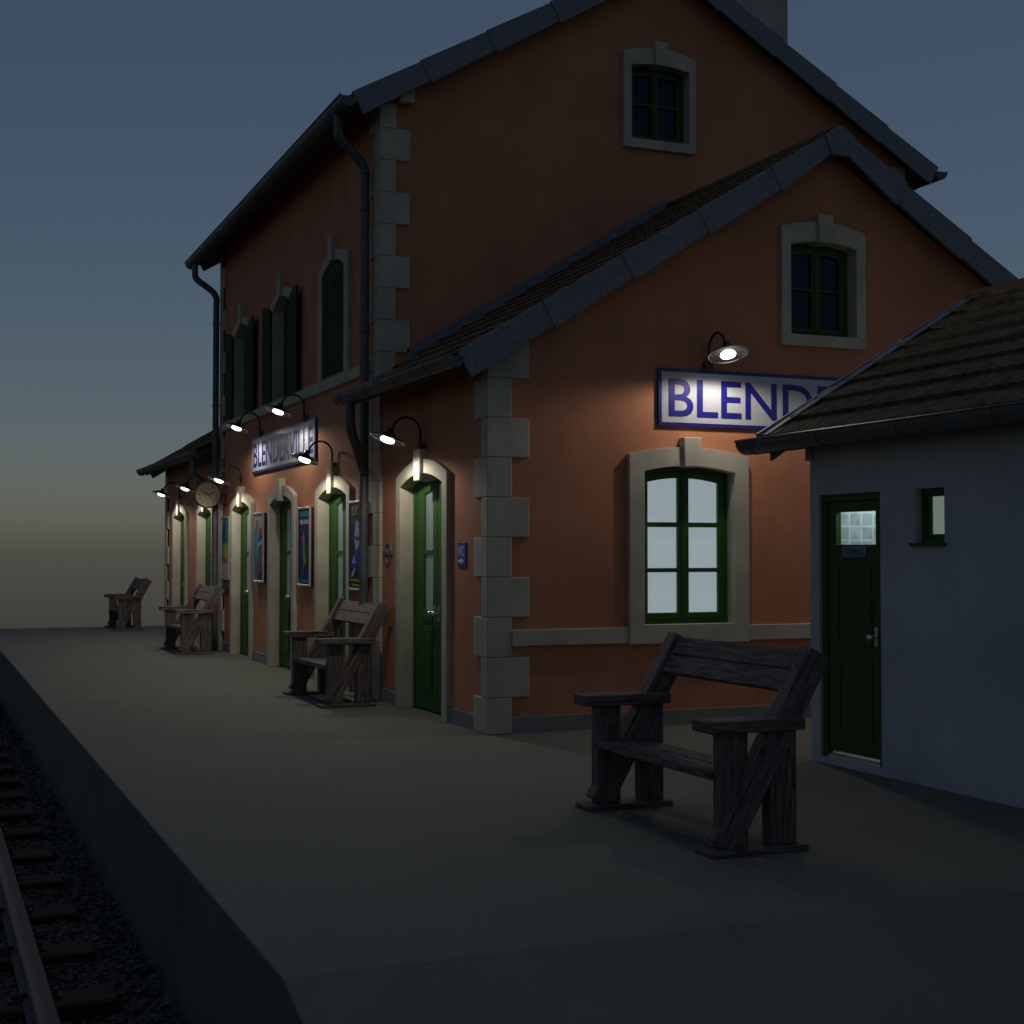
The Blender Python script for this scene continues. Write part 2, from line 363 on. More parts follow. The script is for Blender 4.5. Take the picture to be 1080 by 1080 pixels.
# string courses
m = MB(); m.box((.2165, -.042, .80), (1.416, .03, .95)); m.build('string_course', 'stone', ST, bevel=.005)
m = MB(); m.box((2.738, -.042, .80), (W - .1, .03, .95)); m.build('string_course', 'stone', ST, bevel=.005)
m = MB(); m.box((-.05, YM0 + .2, 3.735), (.03, YM1 - .2, 3.87)); m.build('string_course', 'stone', ST, bevel=.005)

# quoins
def quoin(xc, yc, sx, sy, z0, z1, hfirst, h, first_wide_x, nar=(.216, .13), wid=(.39, .32), pr=.03, name='quoins'):
    """corner at (xc,yc); stones run sx along X, sy along Y; nar/wid = (x-run when narrow, y-run when narrow)..."""
    m = MB(); z = z0; k = 0; wide_x = first_wide_x
    while z < z1 - .03:
        zz = min(z + (hfirst if k == 0 else h), z1)
        lx = wid[0] if wide_x else nar[0]; ly = nar[1] if wide_x else wid[1]
        xa, xb = sorted((xc - sx * pr, xc + sx * lx)); ya, yb = sorted((yc - sy * pr, yc + sy * ly))
        m.box((xa, ya, z + .0015), (xb, yb, zz - .0015)); z = zz; k += 1; wide_x = not wide_x
    return m.build(name, 'stone', ST, bevel=.007)
quoin(0, 0, 1, 1, 0, 3.62, .333, .367, False)
quoin(W, 0, -1, 1, 0, 3.45, .333, .367, False)
# main near corner: wide block spans z 6.134-6.521 ...
m = MB(); z = 6.889 - .367 * 19 + .0
zs = []; zt = 6.50
while zt > -.2: zs.append(zt); zt -= .366
zs = [6.866] + zs
for i in range(len(zs) - 1):
    hi, lo = min(zs[i], 6.8), max(zs[i + 1], 0)
    wide = (i % 2 == 1)
    lx = .334 if wide else .165; ly = .20 if wide else .38
    if hi - lo > .02:
        if hi > 3.75: m.box((-.03, YM0 - .03, lo + .0015), (lx, YM0 + ly, hi - .0015))
        else: m.box((-.031, YM0 - .06, lo + .0015), (.05, YM0 + ly, hi - .0015))
m.build('quoins', 'stone', ST, bevel=.006)
quoin(WM, YM0, -1, 1, 4.0, 6.8, .366, .366, True, name='quoins')
quoin(0, YM1, 1, -1, 0, 6.8, .333, .366, True, nar=(.1, .2), wid=(.1, .36), name='quoins')
quoin(0, YF1, 1, -1, 0, 3.5, .333, .366, False, nar=(.1, .16), wid=(.1, .36), name='quoins')

# stone surrounds
def ustone(c, mp, parent, zo=(2.46, .17), zi=(2.36, .12), do=DO, di=DI, dep=(-.105, .05)):
    m = MB()
    poly = [(c - do, 0), (c - di, 0)] + list(reversed(arc(c - di, c + di, zi[0], zi[1]))) + [(c + di, 0), (c + do, 0)] + arc(c - do, c + do, zo[0], zo[1])
    # reversed arc runs left->right
    m.plate(poly, [], dep[0], dep[1], mp); o = m.build('door_surround', 'stone', parent, bevel=.008, seg=2)
    return o
def keystone(u0, u1, z0, z1, mp, parent, d=.09, d0=-.1):
    m = MB(); t = .012; m.plate([(u0 + t, z0), (u1 - t, z0), (u1, z1), (u0, z1)], [], d0, d, mp)
    return m.build('keystone', 'stone', parent, bevel=.006)
def station_door(c):
    mp = FX(0); sr = ustone(c, mp, ST)
    keystone(c - .105, c + .105, 2.40, 2.725, mp, sr)
    # door frame + leaves, plane X=.10
    D = FX(.10)
    fr = MB(); fr.plate([(c - DI, 0), (c - DI + .06, 0)] + list(reversed(arc(c - DI + .06, c + DI - .06, 2.30, .11))) + [(c + DI - .06, 0), (c + DI, 0)] + arc(c - DI, c + DI, 2.36, .12), [], -.06, .0, D)
    fo = fr.build('door_frame', 'green', ST, bevel=.004)
    for s in (-1, 1):
        mc = c - .08; a, b_ = sorted((mc + s * .006, c + s * (DI - .062)))
        zt = lambda u: 2.295 + .11 * (1 - ((u - c) / (DI - .06)) ** 2)
        top = [(b_ + (a - b_) * i / 6, zt(b_ + (a - b_) * i / 6)) for i in range(7)]
        g0, g1 = sorted((mc + s * .13, mc + s * .405 if s > 0 else mc - .37))
        zg = lambda u: 2.20 + .11 * (1 - ((u - c) / (DI - .06)) ** 2)
        gt = [(g1 + (g0 - g1) * i / 4, zg(g1 + (g0 - g1) * i / 4)) for i in range(5)]
        holes = [rect(g0, g1, 1.06, 1.64), [(g0, 1.69), (g1, 1.69)] + gt]
        m = MB(); m.plate([(a, .02), (b_, .02)] + top, holes, -.055, -.012, D)
        m.plate(rect(g0, g1, .20, .90), [], -.012, -.002, D)      # raised lower panel
        m.plate(rect(g0 + .03, g1 - .03, .24, .86), [], -.002, .006, D)
        m.plate(rect(g0 - .02, g1 + .02, .96, 1.0), [], -.012, .006, D)
        leaf = m.build('door', 'green', ST, bevel=.004)
        for zz in ((1.055, 1.645), (1.685, 2.34)):
            m = MB(); m.plate(rect(g0 - .01, g1 + .01, *zz) if zz[0] < 1.5 else [(g0 - .01, 1.685), (g1 + .01, 1.685)] + [(u + (.01 if u > (g0 + g1) / 2 else -.01) * 1, z + .008) for u, z in gt], [], -.038, -.032, D)
            m.build('pane', 'doorglass', leaf)
        m = MB(); hu = mc + s * .06
        m.plate(rect(hu - .02, hu + .02, .95, 1.12), [], -.012, -.006, D)
        m.tube([D(hu, 1.035, -.01), D(hu, 1.035, .03)], .010, 8)
        m.lathe([(.0, .028), (.018, .026), (.03, .012), (.03, -.004), (.016, -.02), (0, -.022)], Matrix.Translation(D(hu, 1.035, .055)) @ Matrix.Rotation(R(90), 4, 'Y'), 14)
        m.build('handle', 'chrome', leaf)
    m = MB(); m.box((.165, c - DI - .1, 0), (.175, c + DI + .1, 2.6)); m.build('door_lining', 'soffit', ST)
for c in doors: station_door(c)

# casement windows in arched surrounds (on gable or facade)
def window(mp, uo, zo, rise_o, ui, zi, rise_i, frame_d, glass, rows, key, label=None, leafstile=.065, mull=.12, sur_d=.06, botrail=.10, dep=.16):
    (a, b_), (c0, c1) = uo, ui
    m = MB(); m.plate(archpoly(a, b_, zo[0], zo[1], rise_o), [archpoly(c0, c1, zi[0], zi[1], rise_i)], -dep, sur_d, mp)
    sr = m.build('window_surround', 'stone', ST, bevel=.007, seg=2)
    if key: keystone(key[0], key[1], key[2], key[3], mp, sr, d=sur_d + .04)
    F = lambda u, z, d: mp(u, z, d - frame_d)
    fw = .045
    m = MB(); m.plate(archpoly(c0, c1, zi[0], zi[1], rise_i), [archpoly(c0 + fw, c1 - fw, zi[0] + fw, zi[1] - fw, rise_i)], -.05, 0, F)
    cen = (c0 + c1) / 2; zb = zi[0] + fw; zt = zi[1] - fw
    L0, L1 = c0 + fw, c1 - fw
    ht = lambda u: zt + rise_i * (1 - ((u - cen) / ((L1 - L0) / 2)) ** 2)
    win = m.build('window', 'green', ST, bevel=.003)
    if label: win['label'] = label
    for s in (-1, 1):
        x0, x1 = sorted((cen + s * .004, cen + s * (L1 - cen - .003)))
        g0, g1 = sorted((cen + s * mull / 2, cen + s * (L1 - cen - leafstile)))
        top = [(x1 + (x0 - x1) * i / 6, ht(x1 + (x0 - x1) * i / 6) - .003) for i in range(7)]
        holes = []
        for k, (r0, r1) in enumerate(rows):
            if k == len(rows) - 1: holes.append([(g0, r0), (g1, r0)] + [(g1 + (g0 - g1) * i / 4, ht(g1 + (g0 - g1) * i / 4) - leafstile) for i in range(5)])
            else: holes.append(rect(g0, g1, r0, r1))
        m = MB(); m.plate([(x0, zb + .003), (x1, zb + .003)] + top, holes, -.048, .012, F)
        if s == 1: m.plate(rect(cen - .022, cen + .022, zb + .02, ht(cen) - .03), [], .012, .024, F)
        m.build('casement', 'green', win, bevel=.003)
        m = MB(); m.plate([(g0 - .01, rows[0][0] - .01), (g1 + .01, rows[0][0] - .01)] + [(g1 + .01 + (g0 - g1 - .02) * i / 4, ht(g1 + (g0 - g1) * i / 4) - leafstile + .01) for i in range(5)], [], -.03, -.024, F)
        m.build('pane', glass, win)
window(FY(0), (1.415, 2.737), (.79, 2.60), .08, (1.577, 2.583), (.97, 2.44), .06, .10, 'lit', [(1.077, 1.47), (1.511, 1.909), (1.956, 2.38)], (1.985, 2.185, 2.49, 2.776), label='tall green casement window with six glowing pale blue panes')
window(FY(0), (3.137, 4.15), (3.744, 4.94), .08, (3.243, 4.037), (3.86, 4.77), .05, .10, 'darkglass', [(3.95, 4.33), (4.36, 4.7)], (3.55, 3.735, 4.80, 5.085), leafstile=.06, mull=.10)
window(FY(YM0), (3.063, 4.07), (6.62, 7.80), .08, (3.17, 3.98), (6.735, 7.63), .05, .10, 'darkglass', [(6.82, 7.19), (7.22, 7.5)], (3.475, 3.655, 7.66, 7.95), leafstile=.06, mull=.10)
for c in upw:
    window(FX(0), (c - .70, c + .70), (3.872, 5.31), .14, (c - .52, c + .52), (3.88, 5.20), .14, .12, 'darkglass', [(3.98, 4.4), (4.43, 4.8), (4.83, 5.2)], (c - .09, c + .09, 5.33, 5.67), sur_d=.05)
# shutters
def shutter(u0, u1, d, arched_to=None, c=None):
    m = MB(); z0, z1 = 3.885, 5.20
    if c is not None: top = [(u1 + (u0 - u1) * i / 6, z1 + .10 * (1 - (((u1 + (u0 - u1) * i / 6) - c) / .52) ** 2)) for i in range(7)]
    else: top = arched_to
    mp = FX(0)
    m.plate([(u0, z0), (u1, z0)] + top, [], d, d + .028, mp)
    for k in range(1, 5): u = u0 + (u1 - u0) * k / 5; m.plate(rect(u - .004, u + .004, z0 + .01, z1 - .02), [], d + .028, d + .032, mp)
    sh = m.build('shutter', 'shutter', ST, bevel=.003)
    m = MB()
    for zz in (4.02, 4.6, 5.05): m.plate(rect(u0 - .012, u0 + .035, zz, zz + .03), [], d + .03, d + .05, mp)
    m.build('hinge', 'iron', sh)
c = upw[0]; shutter(c - .515, c - .003, .0, c=c); shutter(c + .003, c + .515, .0, c=c)
for c in upw[1:]:
    def tp(u0, u1, hinge, s): return [(u1 + (u0 - u1) * i / 6, 5.20 + .13 * (1 - ((.52 - abs((u1 + (u0 - u1) * i / 6) - hinge)) / .52) ** 2)) for i in range(7)]
    a, b_ = c - .53 - .515, c - .53; shutter(a, b_, .058, tp(a, b_, c - .53, -1))
    a, b_ = c + .53, c + .53 + .515; shutter(a, b_, .058, tp(a, b_, c + .53, 1))

# ---------------- roofs
def tile_slope(xe, ze, xr, zr, y0, y1, parent, rowp=.33, rib=.115, name='roof_tiles', du=None, thick=.0):
    L = math.hypot(xr - xe, zr - ze); tx, tz = (xr - xe) / L, (zr - ze) / L
    nx_, nz_ = (-tz, tx) if tx > 0 else (tz, -tx)
    m = MB(); du = du or rib / 5; nu = int((y1 - y0) / du); rows = max(1, round(L / rowp)); rp = L / rows
    vs = []; fs = []; prof = []
    for r in range(rows):
        prof += [(r * rp, .012, r), (r * rp + .002, .050, r), (r * rp + .12, .042, r), ((r + 1) * rp - .004, .014, r)]
    for (s, h, r) in prof:
        jit = random.uniform(-.003, .003)
        for i in range(nu + 1):
            y = y0 + (y1 - y0) * i / nu
            ph = (y / rib + (0.5 if r % 2 else 0)) % 1.0
            hh = h + (0 if h < .013 else .009 * max(0, math.cos((ph - .5) * 2 * math.pi)) ** 1.5) + jit + .004 * noise.noise((y * 9, r * 3.3, 0))
            ds = (.006 * noise.noise((math.floor(y / (rib * 2)) * 1.7, r * 2.1, 7)) if h > .013 else 0)
            vs.append((xe + tx * (s + ds) + nx_ * hh, y, ze + tz * (s + ds) + nz_ * hh))
    P_ = len(prof)
    for j in range(P_ - 1):
        for i in range(nu): a = j * (nu + 1) + i; fs.append((a, a + 1, a + nu + 2, a + nu + 1))
    m.add(vs, fs, 0, False); return m.build(name, 'tile', parent, recalc=False)
def roof(x0, x1, h, s, y0, y1, parent, over=.40, detail=True, drop=.19):
    """h = wall top height at x0; symmetric pitched roof; slab under tiles"""
    c = (x0 + x1) / 2
    top = h + drop - .06
    m = MB(); t = .10
    pts = [(x0 - over, top - s * over), (c, top + s * (c - x0)), (x1 + over, top - s * over), (x1 + over, top - s * over - t), (c, top + s * (c - x0) - t), (x0 - over, top - s * over - t)]
    n = len(pts); vs = [(a, y0, z) for a, z in pts] + [(a, y1, z) for a, z in pts]
    m.add(vs, [(0, 1, 4, 5), (1, 2, 3, 4), (n, n + 5, n + 4, n + 1), (n + 1, n + 4, n + 3, n + 2)] + [(i, (i + 1) % n, (i + 1) % n + n, i + n) for i in range(n)])
    r = m.build('roof', 'soffit', parent)
    tile_slope(x0 - over, top - s * over, c, top + s * (c - x0), y0 + .02, y1 - .02, r, du=None if detail else .4)
    tile_slope(x1 + over, top - s * over, c, top + s * (c - x0), y0 + .02, y1 - .02, r, du=.2)
    m = MB(); m.tube([(c, y0 + .05, top + s * (c - x0) + .01), (c, y1 - .05, top + s * (c - x0) + .01)], .085, 12); m.build('ridge_tiles', 'tile', r)
    return r, c, top
def verge(x0, x1, h, s, yout, face, parent, over=.39, drop=.19, H=.27, thick=.03, step=.92, cap=True):
    """zinc band closing the gable end of the roof, with lapped joints and a ridge cap"""
    c = (x0 + x1) / 2; mp = FY(yout) if face < 0 else FYf(yout)
    zt = lambda x: h + drop + s * ((x - x0) if x < c else (x1 - x))
    m = MB()
    for sg in (-1, 1):
        xa = x0 - over if sg < 0 else x1 + over
        m.plate([(xa, zt(xa)), (c, zt(c)), (c, zt(c) - .012), (xa, zt(xa) - .012)], [], -.16, -thick - .001, mp)
        L = abs(c - xa) * math.sqrt(1 + s * s); ns = max(2, round(L / step))
        tx = (c - xa) / abs(c - xa) / math.sqrt(1 + s * s); tz = s / math.sqrt(1 + s * s)
        nxn, nzn = (-tz * (1 if tx > 0 else -1), abs(tx)); Hn = H * abs(tx)
        for k in range(ns):
            # each sheet laps over the next one down: its upper end tucks under, its lower end stands proud
            l0, l1 = L * k / ns, L * (k + 1) / ns + (.03 if k < ns - 1 else 0)
            def P3(l, h, d):
                x = xa + tx * l + nxn * h; z = zt(xa) + tz * l + nzn * h
                if (x - c) * (xa - c) < 0: x = c
                return mp(x, z, d)
            A = [P3(l0, .014, .012), P3(l1, 0, 0), P3(l1, -Hn, 0), P3(l0, -Hn - .028, .012)]
            B_ = [P3(l0, .014, -thick), P3(l1, 0, -thick), P3(l1, -Hn, -thick), P3(l0, -Hn - .028, -thick)]
            m.add(A + B_, [(0, 1, 2, 3), (7, 6, 5, 4), (0, 4, 5, 1), (1, 5, 6, 2), (2, 6, 7, 3), (3, 7, 4, 0)])
    if cap:
        w_ = .19
        m.plate([(c - w_, zt(c - w_) + .012), (c, zt(c) + .02), (c + w_, zt(c + w_) + .012), (c + .10, zt(c) - H - .02), (c - .10, zt(c) - H - .02)], [], -thick - .006, .022, mp)
    return m.build('verge_band', 'zincband', parent, bevel=.003)
def gutter(x, zt, y0, y1, parent, r=.105, joints=.95, side=-1, name='gutter'):
    m = MB(); n = 10
    prof = [(r * math.cos(math.pi + math.pi * k / n) , r * 1.0 * math.sin(math.pi + math.pi * k / n)) for k in range(n + 1)]
    def sweep(ya, yb, pr, mi=0):
        k = len(pr); vs = [(x + a, ya, zt + z) for a, z in pr] + [(x + a, yb, zt + z) for a, z in pr]
        m.add(vs, [(i, (i + 1) % k, (i + 1) % k + k, i + k) for i in range(k)] + [tuple(range(k)), tuple(range(2 * k - 1, k - 1, -1))], mi)
    inner = [(a * .93, z * .93) for a, z in reversed(prof)]
    ring = prof + inner
    k = len(ring); vs = [(x + a, y0, zt + z) for a, z in ring] + [(x + a, y1, zt + z) for a, z in ring]
    m.add(vs, [(i, (i + 1) % k, (i + 1) % k + k, i + k) for i in range(k)])
    for ya, yb in ((y0, y0 + .006), (y1 - .006, y1)): sweep(ya, yb, prof)
    m.tube([(x + side * r, y0, zt + .006), (x + side * r, y1, zt + .006)], .011, 6)
    yy = y0 + joints * .6
    while yy < y1:
        o_ = [(a * 1.045, z * 1.045 - .001) for a, z in prof]; sweep(yy, yy + .028, o_ ); yy += joints
    return m.build(name, 'zinc', parent)
def smooth_path(pts, n=6):
    """Catmull-Rom"""
    P_ = [Vector(p) for p in pts]; P_ = [P_[0] * 2 - P_[1]] + P_ + [P_[-1] * 2 - P_[-2]]; out = []
    for i in range(1, len(P_) - 2):
        for k in range(n):
            t = k / n; a, b, c_, d = P_[i - 1:i + 3]
            out.append(.5 * ((2 * b) + (c_ - a) * t + (2 * a - 5 * b + 4 * c_ - d) * t * t + (3 * b - a - 3 * c_ + d) * t ** 3))
    out.append(P_[-2]); return out

OV = .22
rw, cx, topw = roof(0, W, EW, SW, -OV + .03, YM0 - .001, ST)
verge(0, W, EW, SW, -OV, -1, rw)
rm, _, topm = roof(0, WM, EM, SM, YM0 - OV + .03, YM1 + OV - .03, ST, detail=False, over=.42)
verge(0, WM, EM, SM, YM0 - OV, -1, rm, over=.41); verge(0, WM, EM, SM, YM1 + OV, 1, rm, over=.41)
rf, _, _ = roof(0, W, EW, SW, YM1 + .001, YF1 + OV - .03, ST)
verge(0, W, EW, SW, YF1 + OV, 1, rf)
# flashing where the wing roof meets the main gable
m = MB(); zf = lambda x: topw + SW * x
m.plate([(.30, zf(.30)), (cx, zf(cx)), (cx, zf(cx) + .17), (.30, zf(.30) + .17)], [], .002, .03, FY(YM0)); m.build('flashing', 'zincband', ST)
# gutters and downpipes
gutter(-.43, topw - SW * .40 + .03, -OV - .02, YM0 + .14, rw)
gutter(-.45, topm - SM * .42 + .02, YM0 - OV - .02, YM1 + OV + .3, rm)
gutter(-.43, topw - SW * .40 + .03, YM1 + .12, YF1 + OV + .45, rf)
gutter(W + .43, topw - SW * .40 + .03, -OV - .02, YM0 - .02, rw, side=1)
gutter(WM + .45, topm - SM * .42 + .02, YM0 - OV - .02, YM1 + OV, rm, side=1)
zg_m = topm - SM * .42 + .02; zg_w = topw - SW * .40 + .03
def downpipe(pts, r=.045, bands=()):
    m = MB(); m.tube(smooth_path(pts), r, 12)
    for p_ in bands: m.tube([(p_[0], p_[1], p_[2] - .015), (p_[0], p_[1], p_[2] + .015)], r + .008, 12)
    return m.build('downpipe', 'zinc', ST)
yp = 3.56; px = -.12
downpipe([(-.45, yp - .05, zg_m - .08), (-.45, yp - .05, zg_m - .25), (-.42, yp - .04, zg_m - .36), (-.20, yp - .01, zg_m - .56), (px, yp, zg_m - .70), (px, yp, zg_m - .95), (px, yp, 4), (px, yp, 2), (px, yp, .0)], .055, [(px, yp, z) for z in (5.6, 4.2, 2.6, 1.0)])
downpipe([(-.43, 3.06, zg_w - .08), (-.43, 3.06, zg_w - .30), (-.40, 3.10, zg_w - .42), (-.25, 3.35, zg_w - .62), (px + .0, yp - .02, zg_w - .85)], .055)
yq = 12.36
downpipe([(-.45, yq + .2, zg_m - .08), (-.45, yq + .2, zg_m - .25), (-.42, yq + .18, zg_m - .36), (-.20, yq + .04, zg_m - .56), (px, yq, zg_m - .70), (px, yq, zg_m - .95), (px, yq, 4), (px, yq, 2), (px, yq, .0)], .055, [(px, yq, z) for z in (5.6, 4.2, 2.6, 1.0)])
downpipe([(-.43, 12.8, zg_w - .08), (-.43, 12.8, zg_w - .30), (-.40, 12.76, zg_w - .42), (-.25, 12.55, zg_w - .66), (px, yq + .02, zg_w - .85)], .055)
# corner corbels under the verge ends and chimney
m = MB(); m.box((5.10, 4.0, 7.2), (5.94, 4.55, 10.4)); m.box((5.05, 3.95, 10.4), (5.99, 4.60, 10.55)); m.build('chimney', 'cream', ST, bevel=.01)
m = MB(); m.box((.17, YM0 - .14, 6.78), (.35, YM0 - .032, 6.93)); m.build('corbel', 'stone', ST, bevel=.01)

# ================================================================== SIGNS
def name_sign(mp, u0, u1, z0, z1, flip, label):
    t = thing('station_sign', label, 'sign', group='station name signs')
    m = MB(); m.plate(rect(u0, u1, z0, z1), [], .001, .03, mp); m.build('sign_frame', 'blue', t, bevel=.004)
    m = MB(); m.plate(rect(u0 + .035, u1 - .035, z0 + .035, z1 - .035), [], .024, .034, mp); m.build('sign_panel', 'white', t)
    text_mesh('BLENDERVILLE', u1 - u0 - .22, .372, mp, .0365, t, centre=((u0 + u1) / 2, (z0 + z1) / 2 - .005), flip=flip, bold=.012)
name_sign(FY(0), 1.743, 5.54, 2.885, 3.445, False, 'long white enamel station name sign with blue border above the lit gable window')
name_sign(FX(0), 6.06, 9.86, 2.885, 3.445, True, 'white enamel station name sign on the track side above the green doors')
# WC sign
t = thing('toilet_sign', 'small blue sign reading WC with a white arrow beside the nearest door', 'sign')
m = MB(); m.plate(rect(.57, .80, 1.525, 1.76), [], .001, .012, FX(0)); m.build('sign_panel', 'wcblue', t, bevel=.003)
text_mesh('WC', .17, .10, FX(0), .0145, t, mt='letter_white', centre=(.685, 1.675), flip=True, bold=.015)
m = MB(); m.plate([(.77, 1.567), (.69, 1.567), (.69, 1.55), (.62, 1.58), (.69, 1.61), (.69, 1.593), (.77, 1.593)], [], .012, .0145, FX(0)); m.build('arrow', 'letter_white', t)
# round emblem
t = thing('round_emblem', 'small round ring emblem with a pinkish crossbar on the wall left of the nearest door', 'emblem')
m = MB(); n = 28; cy, cz = 3.0, 1.655
outer = [(cy + .115 * math.cos(2 * math.pi * k / n), cz + .13 * math.sin(2 * math.pi * k / n)) for k in range(n)]
inner = [(cy + .08 * math.cos(2 * math.pi * k / n), cz + .095 * math.sin(2 * math.pi * k / n)) for k in range(n)]
m.plate(outer, [inner], .001, .014, FX(0)); m.build('ring', 'zincband', t); M['p_dull'] = mat('dull_pink', (.22, .10, .11), .5)
m = MB(); m.plate(rect(cy - .155, cy + .155, cz - .018, cz + .018), [], .002, .02, FX(0)); m.build('crossbar', 'p_dull', t)

# ================================================================== POSTERS
PM = ['p_navy', 'p_deep', 'p_yellow', 'p_white', 'p_blue', 'p_teal', 'p_green', 'p_red', 'p_pink', 'p_cyan', 'p_grey', 'p_pale', 'p_lime', 'p_orange']
ix = {k: i for i, k in enumerate(PM)}
def poster(c, shapes, bgc, label, text=None):
    t = thing('poster_case', label, 'poster', (0, c, 0), group='framed posters between the doors'); mp = FX(0); hw, z0, z1 = .335, 1.215, 2.275
    m = MB(); m.plate(rect(-hw + .012, hw - .012, z0 + .012, z1 - .012), [], .001, .050, mp); m.build('case', 'iron', t)
    m = MB(); m.plate(rect(-hw, hw, z0, z1), [rect(-hw + .028, hw - .028, z0 + .028, z1 - .028)], .04, .065, mp); m.build('frame', 'silver', t, bevel=.003)
    m = MB(); m.plate(rect(-hw + .02, hw - .02, z0 + .02, z1 - .02), [], .050, .053, mp, ix[bgc]); dd = .0532
    W_, H_ = 2 * hw - .06, z1 - z0 - .06
    for col, pts in shapes:
        # u: 0 = left as seen by a reader, 1 = right; reader's left is +Y
        q = [(hw - .03 - u * W_, z0 + .03 + v * H_) for u, v in pts]
        m.plate(q, [], dd - .0002, dd + .0008, mp, ix[col]); dd += .001
    m.build('poster', PM, t)
    if text: text_mesh(text[0], text[1], text[2], mp, dd + .001, t, mt=text[3], centre=(text[4], text[5]), flip=True)
def E_(cx_, cy_, rx, ry, n=16): return [(cx_ + rx * math.cos(2 * math.pi * k / n), cy_ + ry * math.sin(2 * math.pi * k / n)) for k in range(n)]
poster(4.05, [('p_white', [(.12, .28), (.40, .45), (.30, .58), (.42, .80), (.60, .78), (.95, .86), (.95, .60), (.62, .50), (.80, .22), (.55, .30), (.30, .24)]), ('p_navy', [(.55, .86), (.62, .70), (.75, .86)]),
              ('p_blue', [(.12, .58), (.70, .56), (.70, .60), (.12, .62)]), ('p_blue', [(.35, .42), (.62, .48), (.85, .40), (.80, .30), (.55, .28), (.35, .32)]), ('p_blue', [(.1, .24), (.9, .26), (.9, .30), (.1, .29)]),
              ('p_white', [(.10, .13), (.3, .14), (.45, .24), (.32, .24)]), ('p_yellow', [(.12, .085), (.8, .075), (.8, .10), (.12, .11)]), ('p_yellow', [(.2, .03), (.85, .02), (.85, .045), (.2, .05)])],
       'p_deep', 'dark navy poster with yellow word SKI and pale figure beside the near drainpipe', ('SKI', .34, .10, 'p_yellow', .02, 2.155))
poster(6.55, [('p_teal', [(.15, .90), (.9, .90), (.9, .98), (.15, .98)]), ('p_white', [(.18, .80), (.45, .80), (.45, .86), (.18, .86)]), ('p_grey', [(.5, .80), (.95, .80), (.95, .86), (.5, .86)]), ('p_green', [(.40, .60), (.52, .72), (.60, .60), (.64, .40), (.70, .26), (.48, .24), (.42, .40)]),
              ('p_pink', E_(.46, .58, .10, .055)), ('p_red', [(.44, .24), (.56, .24), (.50, .10), (.46, .12)]), ('p_red', [(.70, .40), (.85, .34), (.74, .26)]), ('p_teal', [(.08, .02), (.92, .02), (.92, .06), (.08, .06)])],
       'p_navy', 'framed dark blue poster with a thin green and red figure between two green doors')
poster(9.3, [('p_cyan', [(.03, .04), (.35, .04), (.40, .78), (.03, .78)]), ('p_red', [(.25, .80), (.48, .76), (.45, .92), (.28, .92)]), ('p_red', [(.50, .62), (.95, .70), (.95, .80), (.60, .78)]), ('p_blue', [(.52, .56), (.95, .62), (.95, .71), (.55, .66)]),
             ('p_white', [(.50, .50), (.95, .57), (.95, .62), (.52, .56)]), ('p_red', [(.25, .06), (.42, .06), (.75, .45), (.95, .55), (.6, .52)]), ('p_cyan', [(.45, .06), (.55, .06), (.85, .38), (.95, .48), (.8, .44)]), ('p_red', [(.6, .10), (.95, .38), (.95, .20), (.7, .06)]), ('p_deep', [(.45, .02), (.97, .02), (.97, .18), (.7, .14)])],
       'p_grey', 'framed poster of red, blue and white diagonal streaks on grey and cyan')
poster(11.8, [('p_pale', [(.02, .01), (.98, .01), (.98, .25), (.02, .25)]), ('p_lime', [(.05, .30), (.30, .56), (.62, .60), (.95, .50), (.95, .26), (.05, .26)]), ('p_yellow', [(.2, .28), (.45, .50), (.8, .40), (.85, .26)]), ('p_orange', E_(.5, .30, .30, .05)), ('p_blue', E_(.15, .34, .09, .04)), ('p_deep', [(.20, .62), (.42, .64), (.40, .94), (.24, .90)]), ('p_red', E_(.33, .90, .05, .04))],
       'p_teal', 'framed teal, lime and orange poster farthest along beside the far drainpipe')

# ================================================================== WALL LAMPS
def make_lamp():
    t = thing('wall_lamp', 'lamp', 'lamp')
    m = MB(); m.box((-.05, -.05, -.06), (.0, .05, .03)); m.build('mounting_box', 'rust', t, bevel=.004)
    arm = [(-.04, 0, .0), (-.04, 0, .13)] + [(-.04 - .15 + .15 * math.cos(a), 0, .14 + .15 * math.sin(a)) for a in [math.pi * k / 12 for k in range(1, 12)]] + [(-.345, 0, .13), (-.362, 0, .105)]
    m = MB(); m.tube(arm, .0125, 8); m.build('arm', 'iron', t)
    C_ = Vector((-.395, 0, .052)); tl = Matrix.Translation(C_) @ Matrix.Rotation(R(19), 4, 'Y')
    m = MB()
    prof = [(.187, 0), (.19, .004), (.165, .022), (.12, .042), (.075, .060), (.045, .072), (.038, .082), (.034, .125), (.0, .130)]
    m.lathe(prof, tl, 32, 0)
    prof2 = [(.187, 0), (.163, .016), (.118, .036), (.073, .054), (.04, .064), (.0, .066)]
    m.lathe(prof2, tl, 32, 1)
    m.tube([tl @ Vector((.188 * math.cos(a), .188 * math.sin(a), 0)) for a in [2 * math.pi * k / 32 for k in range(33)]], .0045, 6, 2, False)
    m.build('shade', ['enamel_out', 'enamel_in', 'chrome'], t, recalc=False)
    m = MB(); m.lathe([(.0, .045), (.045, .036), (.070, .016), (.078, -.002), (.070, -.018), (.042, -.030), (.0, -.034)], tl, 20); bu = m.build('bulb', 'bulb', t)
    # the light the bulb throws below the rim of its shade
    sd = bpy.data.lights.new('lamp_light', 'SPOT'); sd.energy = LAMP_W; sd.color = (1.0, .93, .82); sd.spot_size = R(179); sd.spot_blend = .28; sd.shadow_soft_size = .045
    so = newobj('lamp_light', sd, t); so.matrix_local = tl @ Matrix.Translation((0, 0, -.068))
    return t
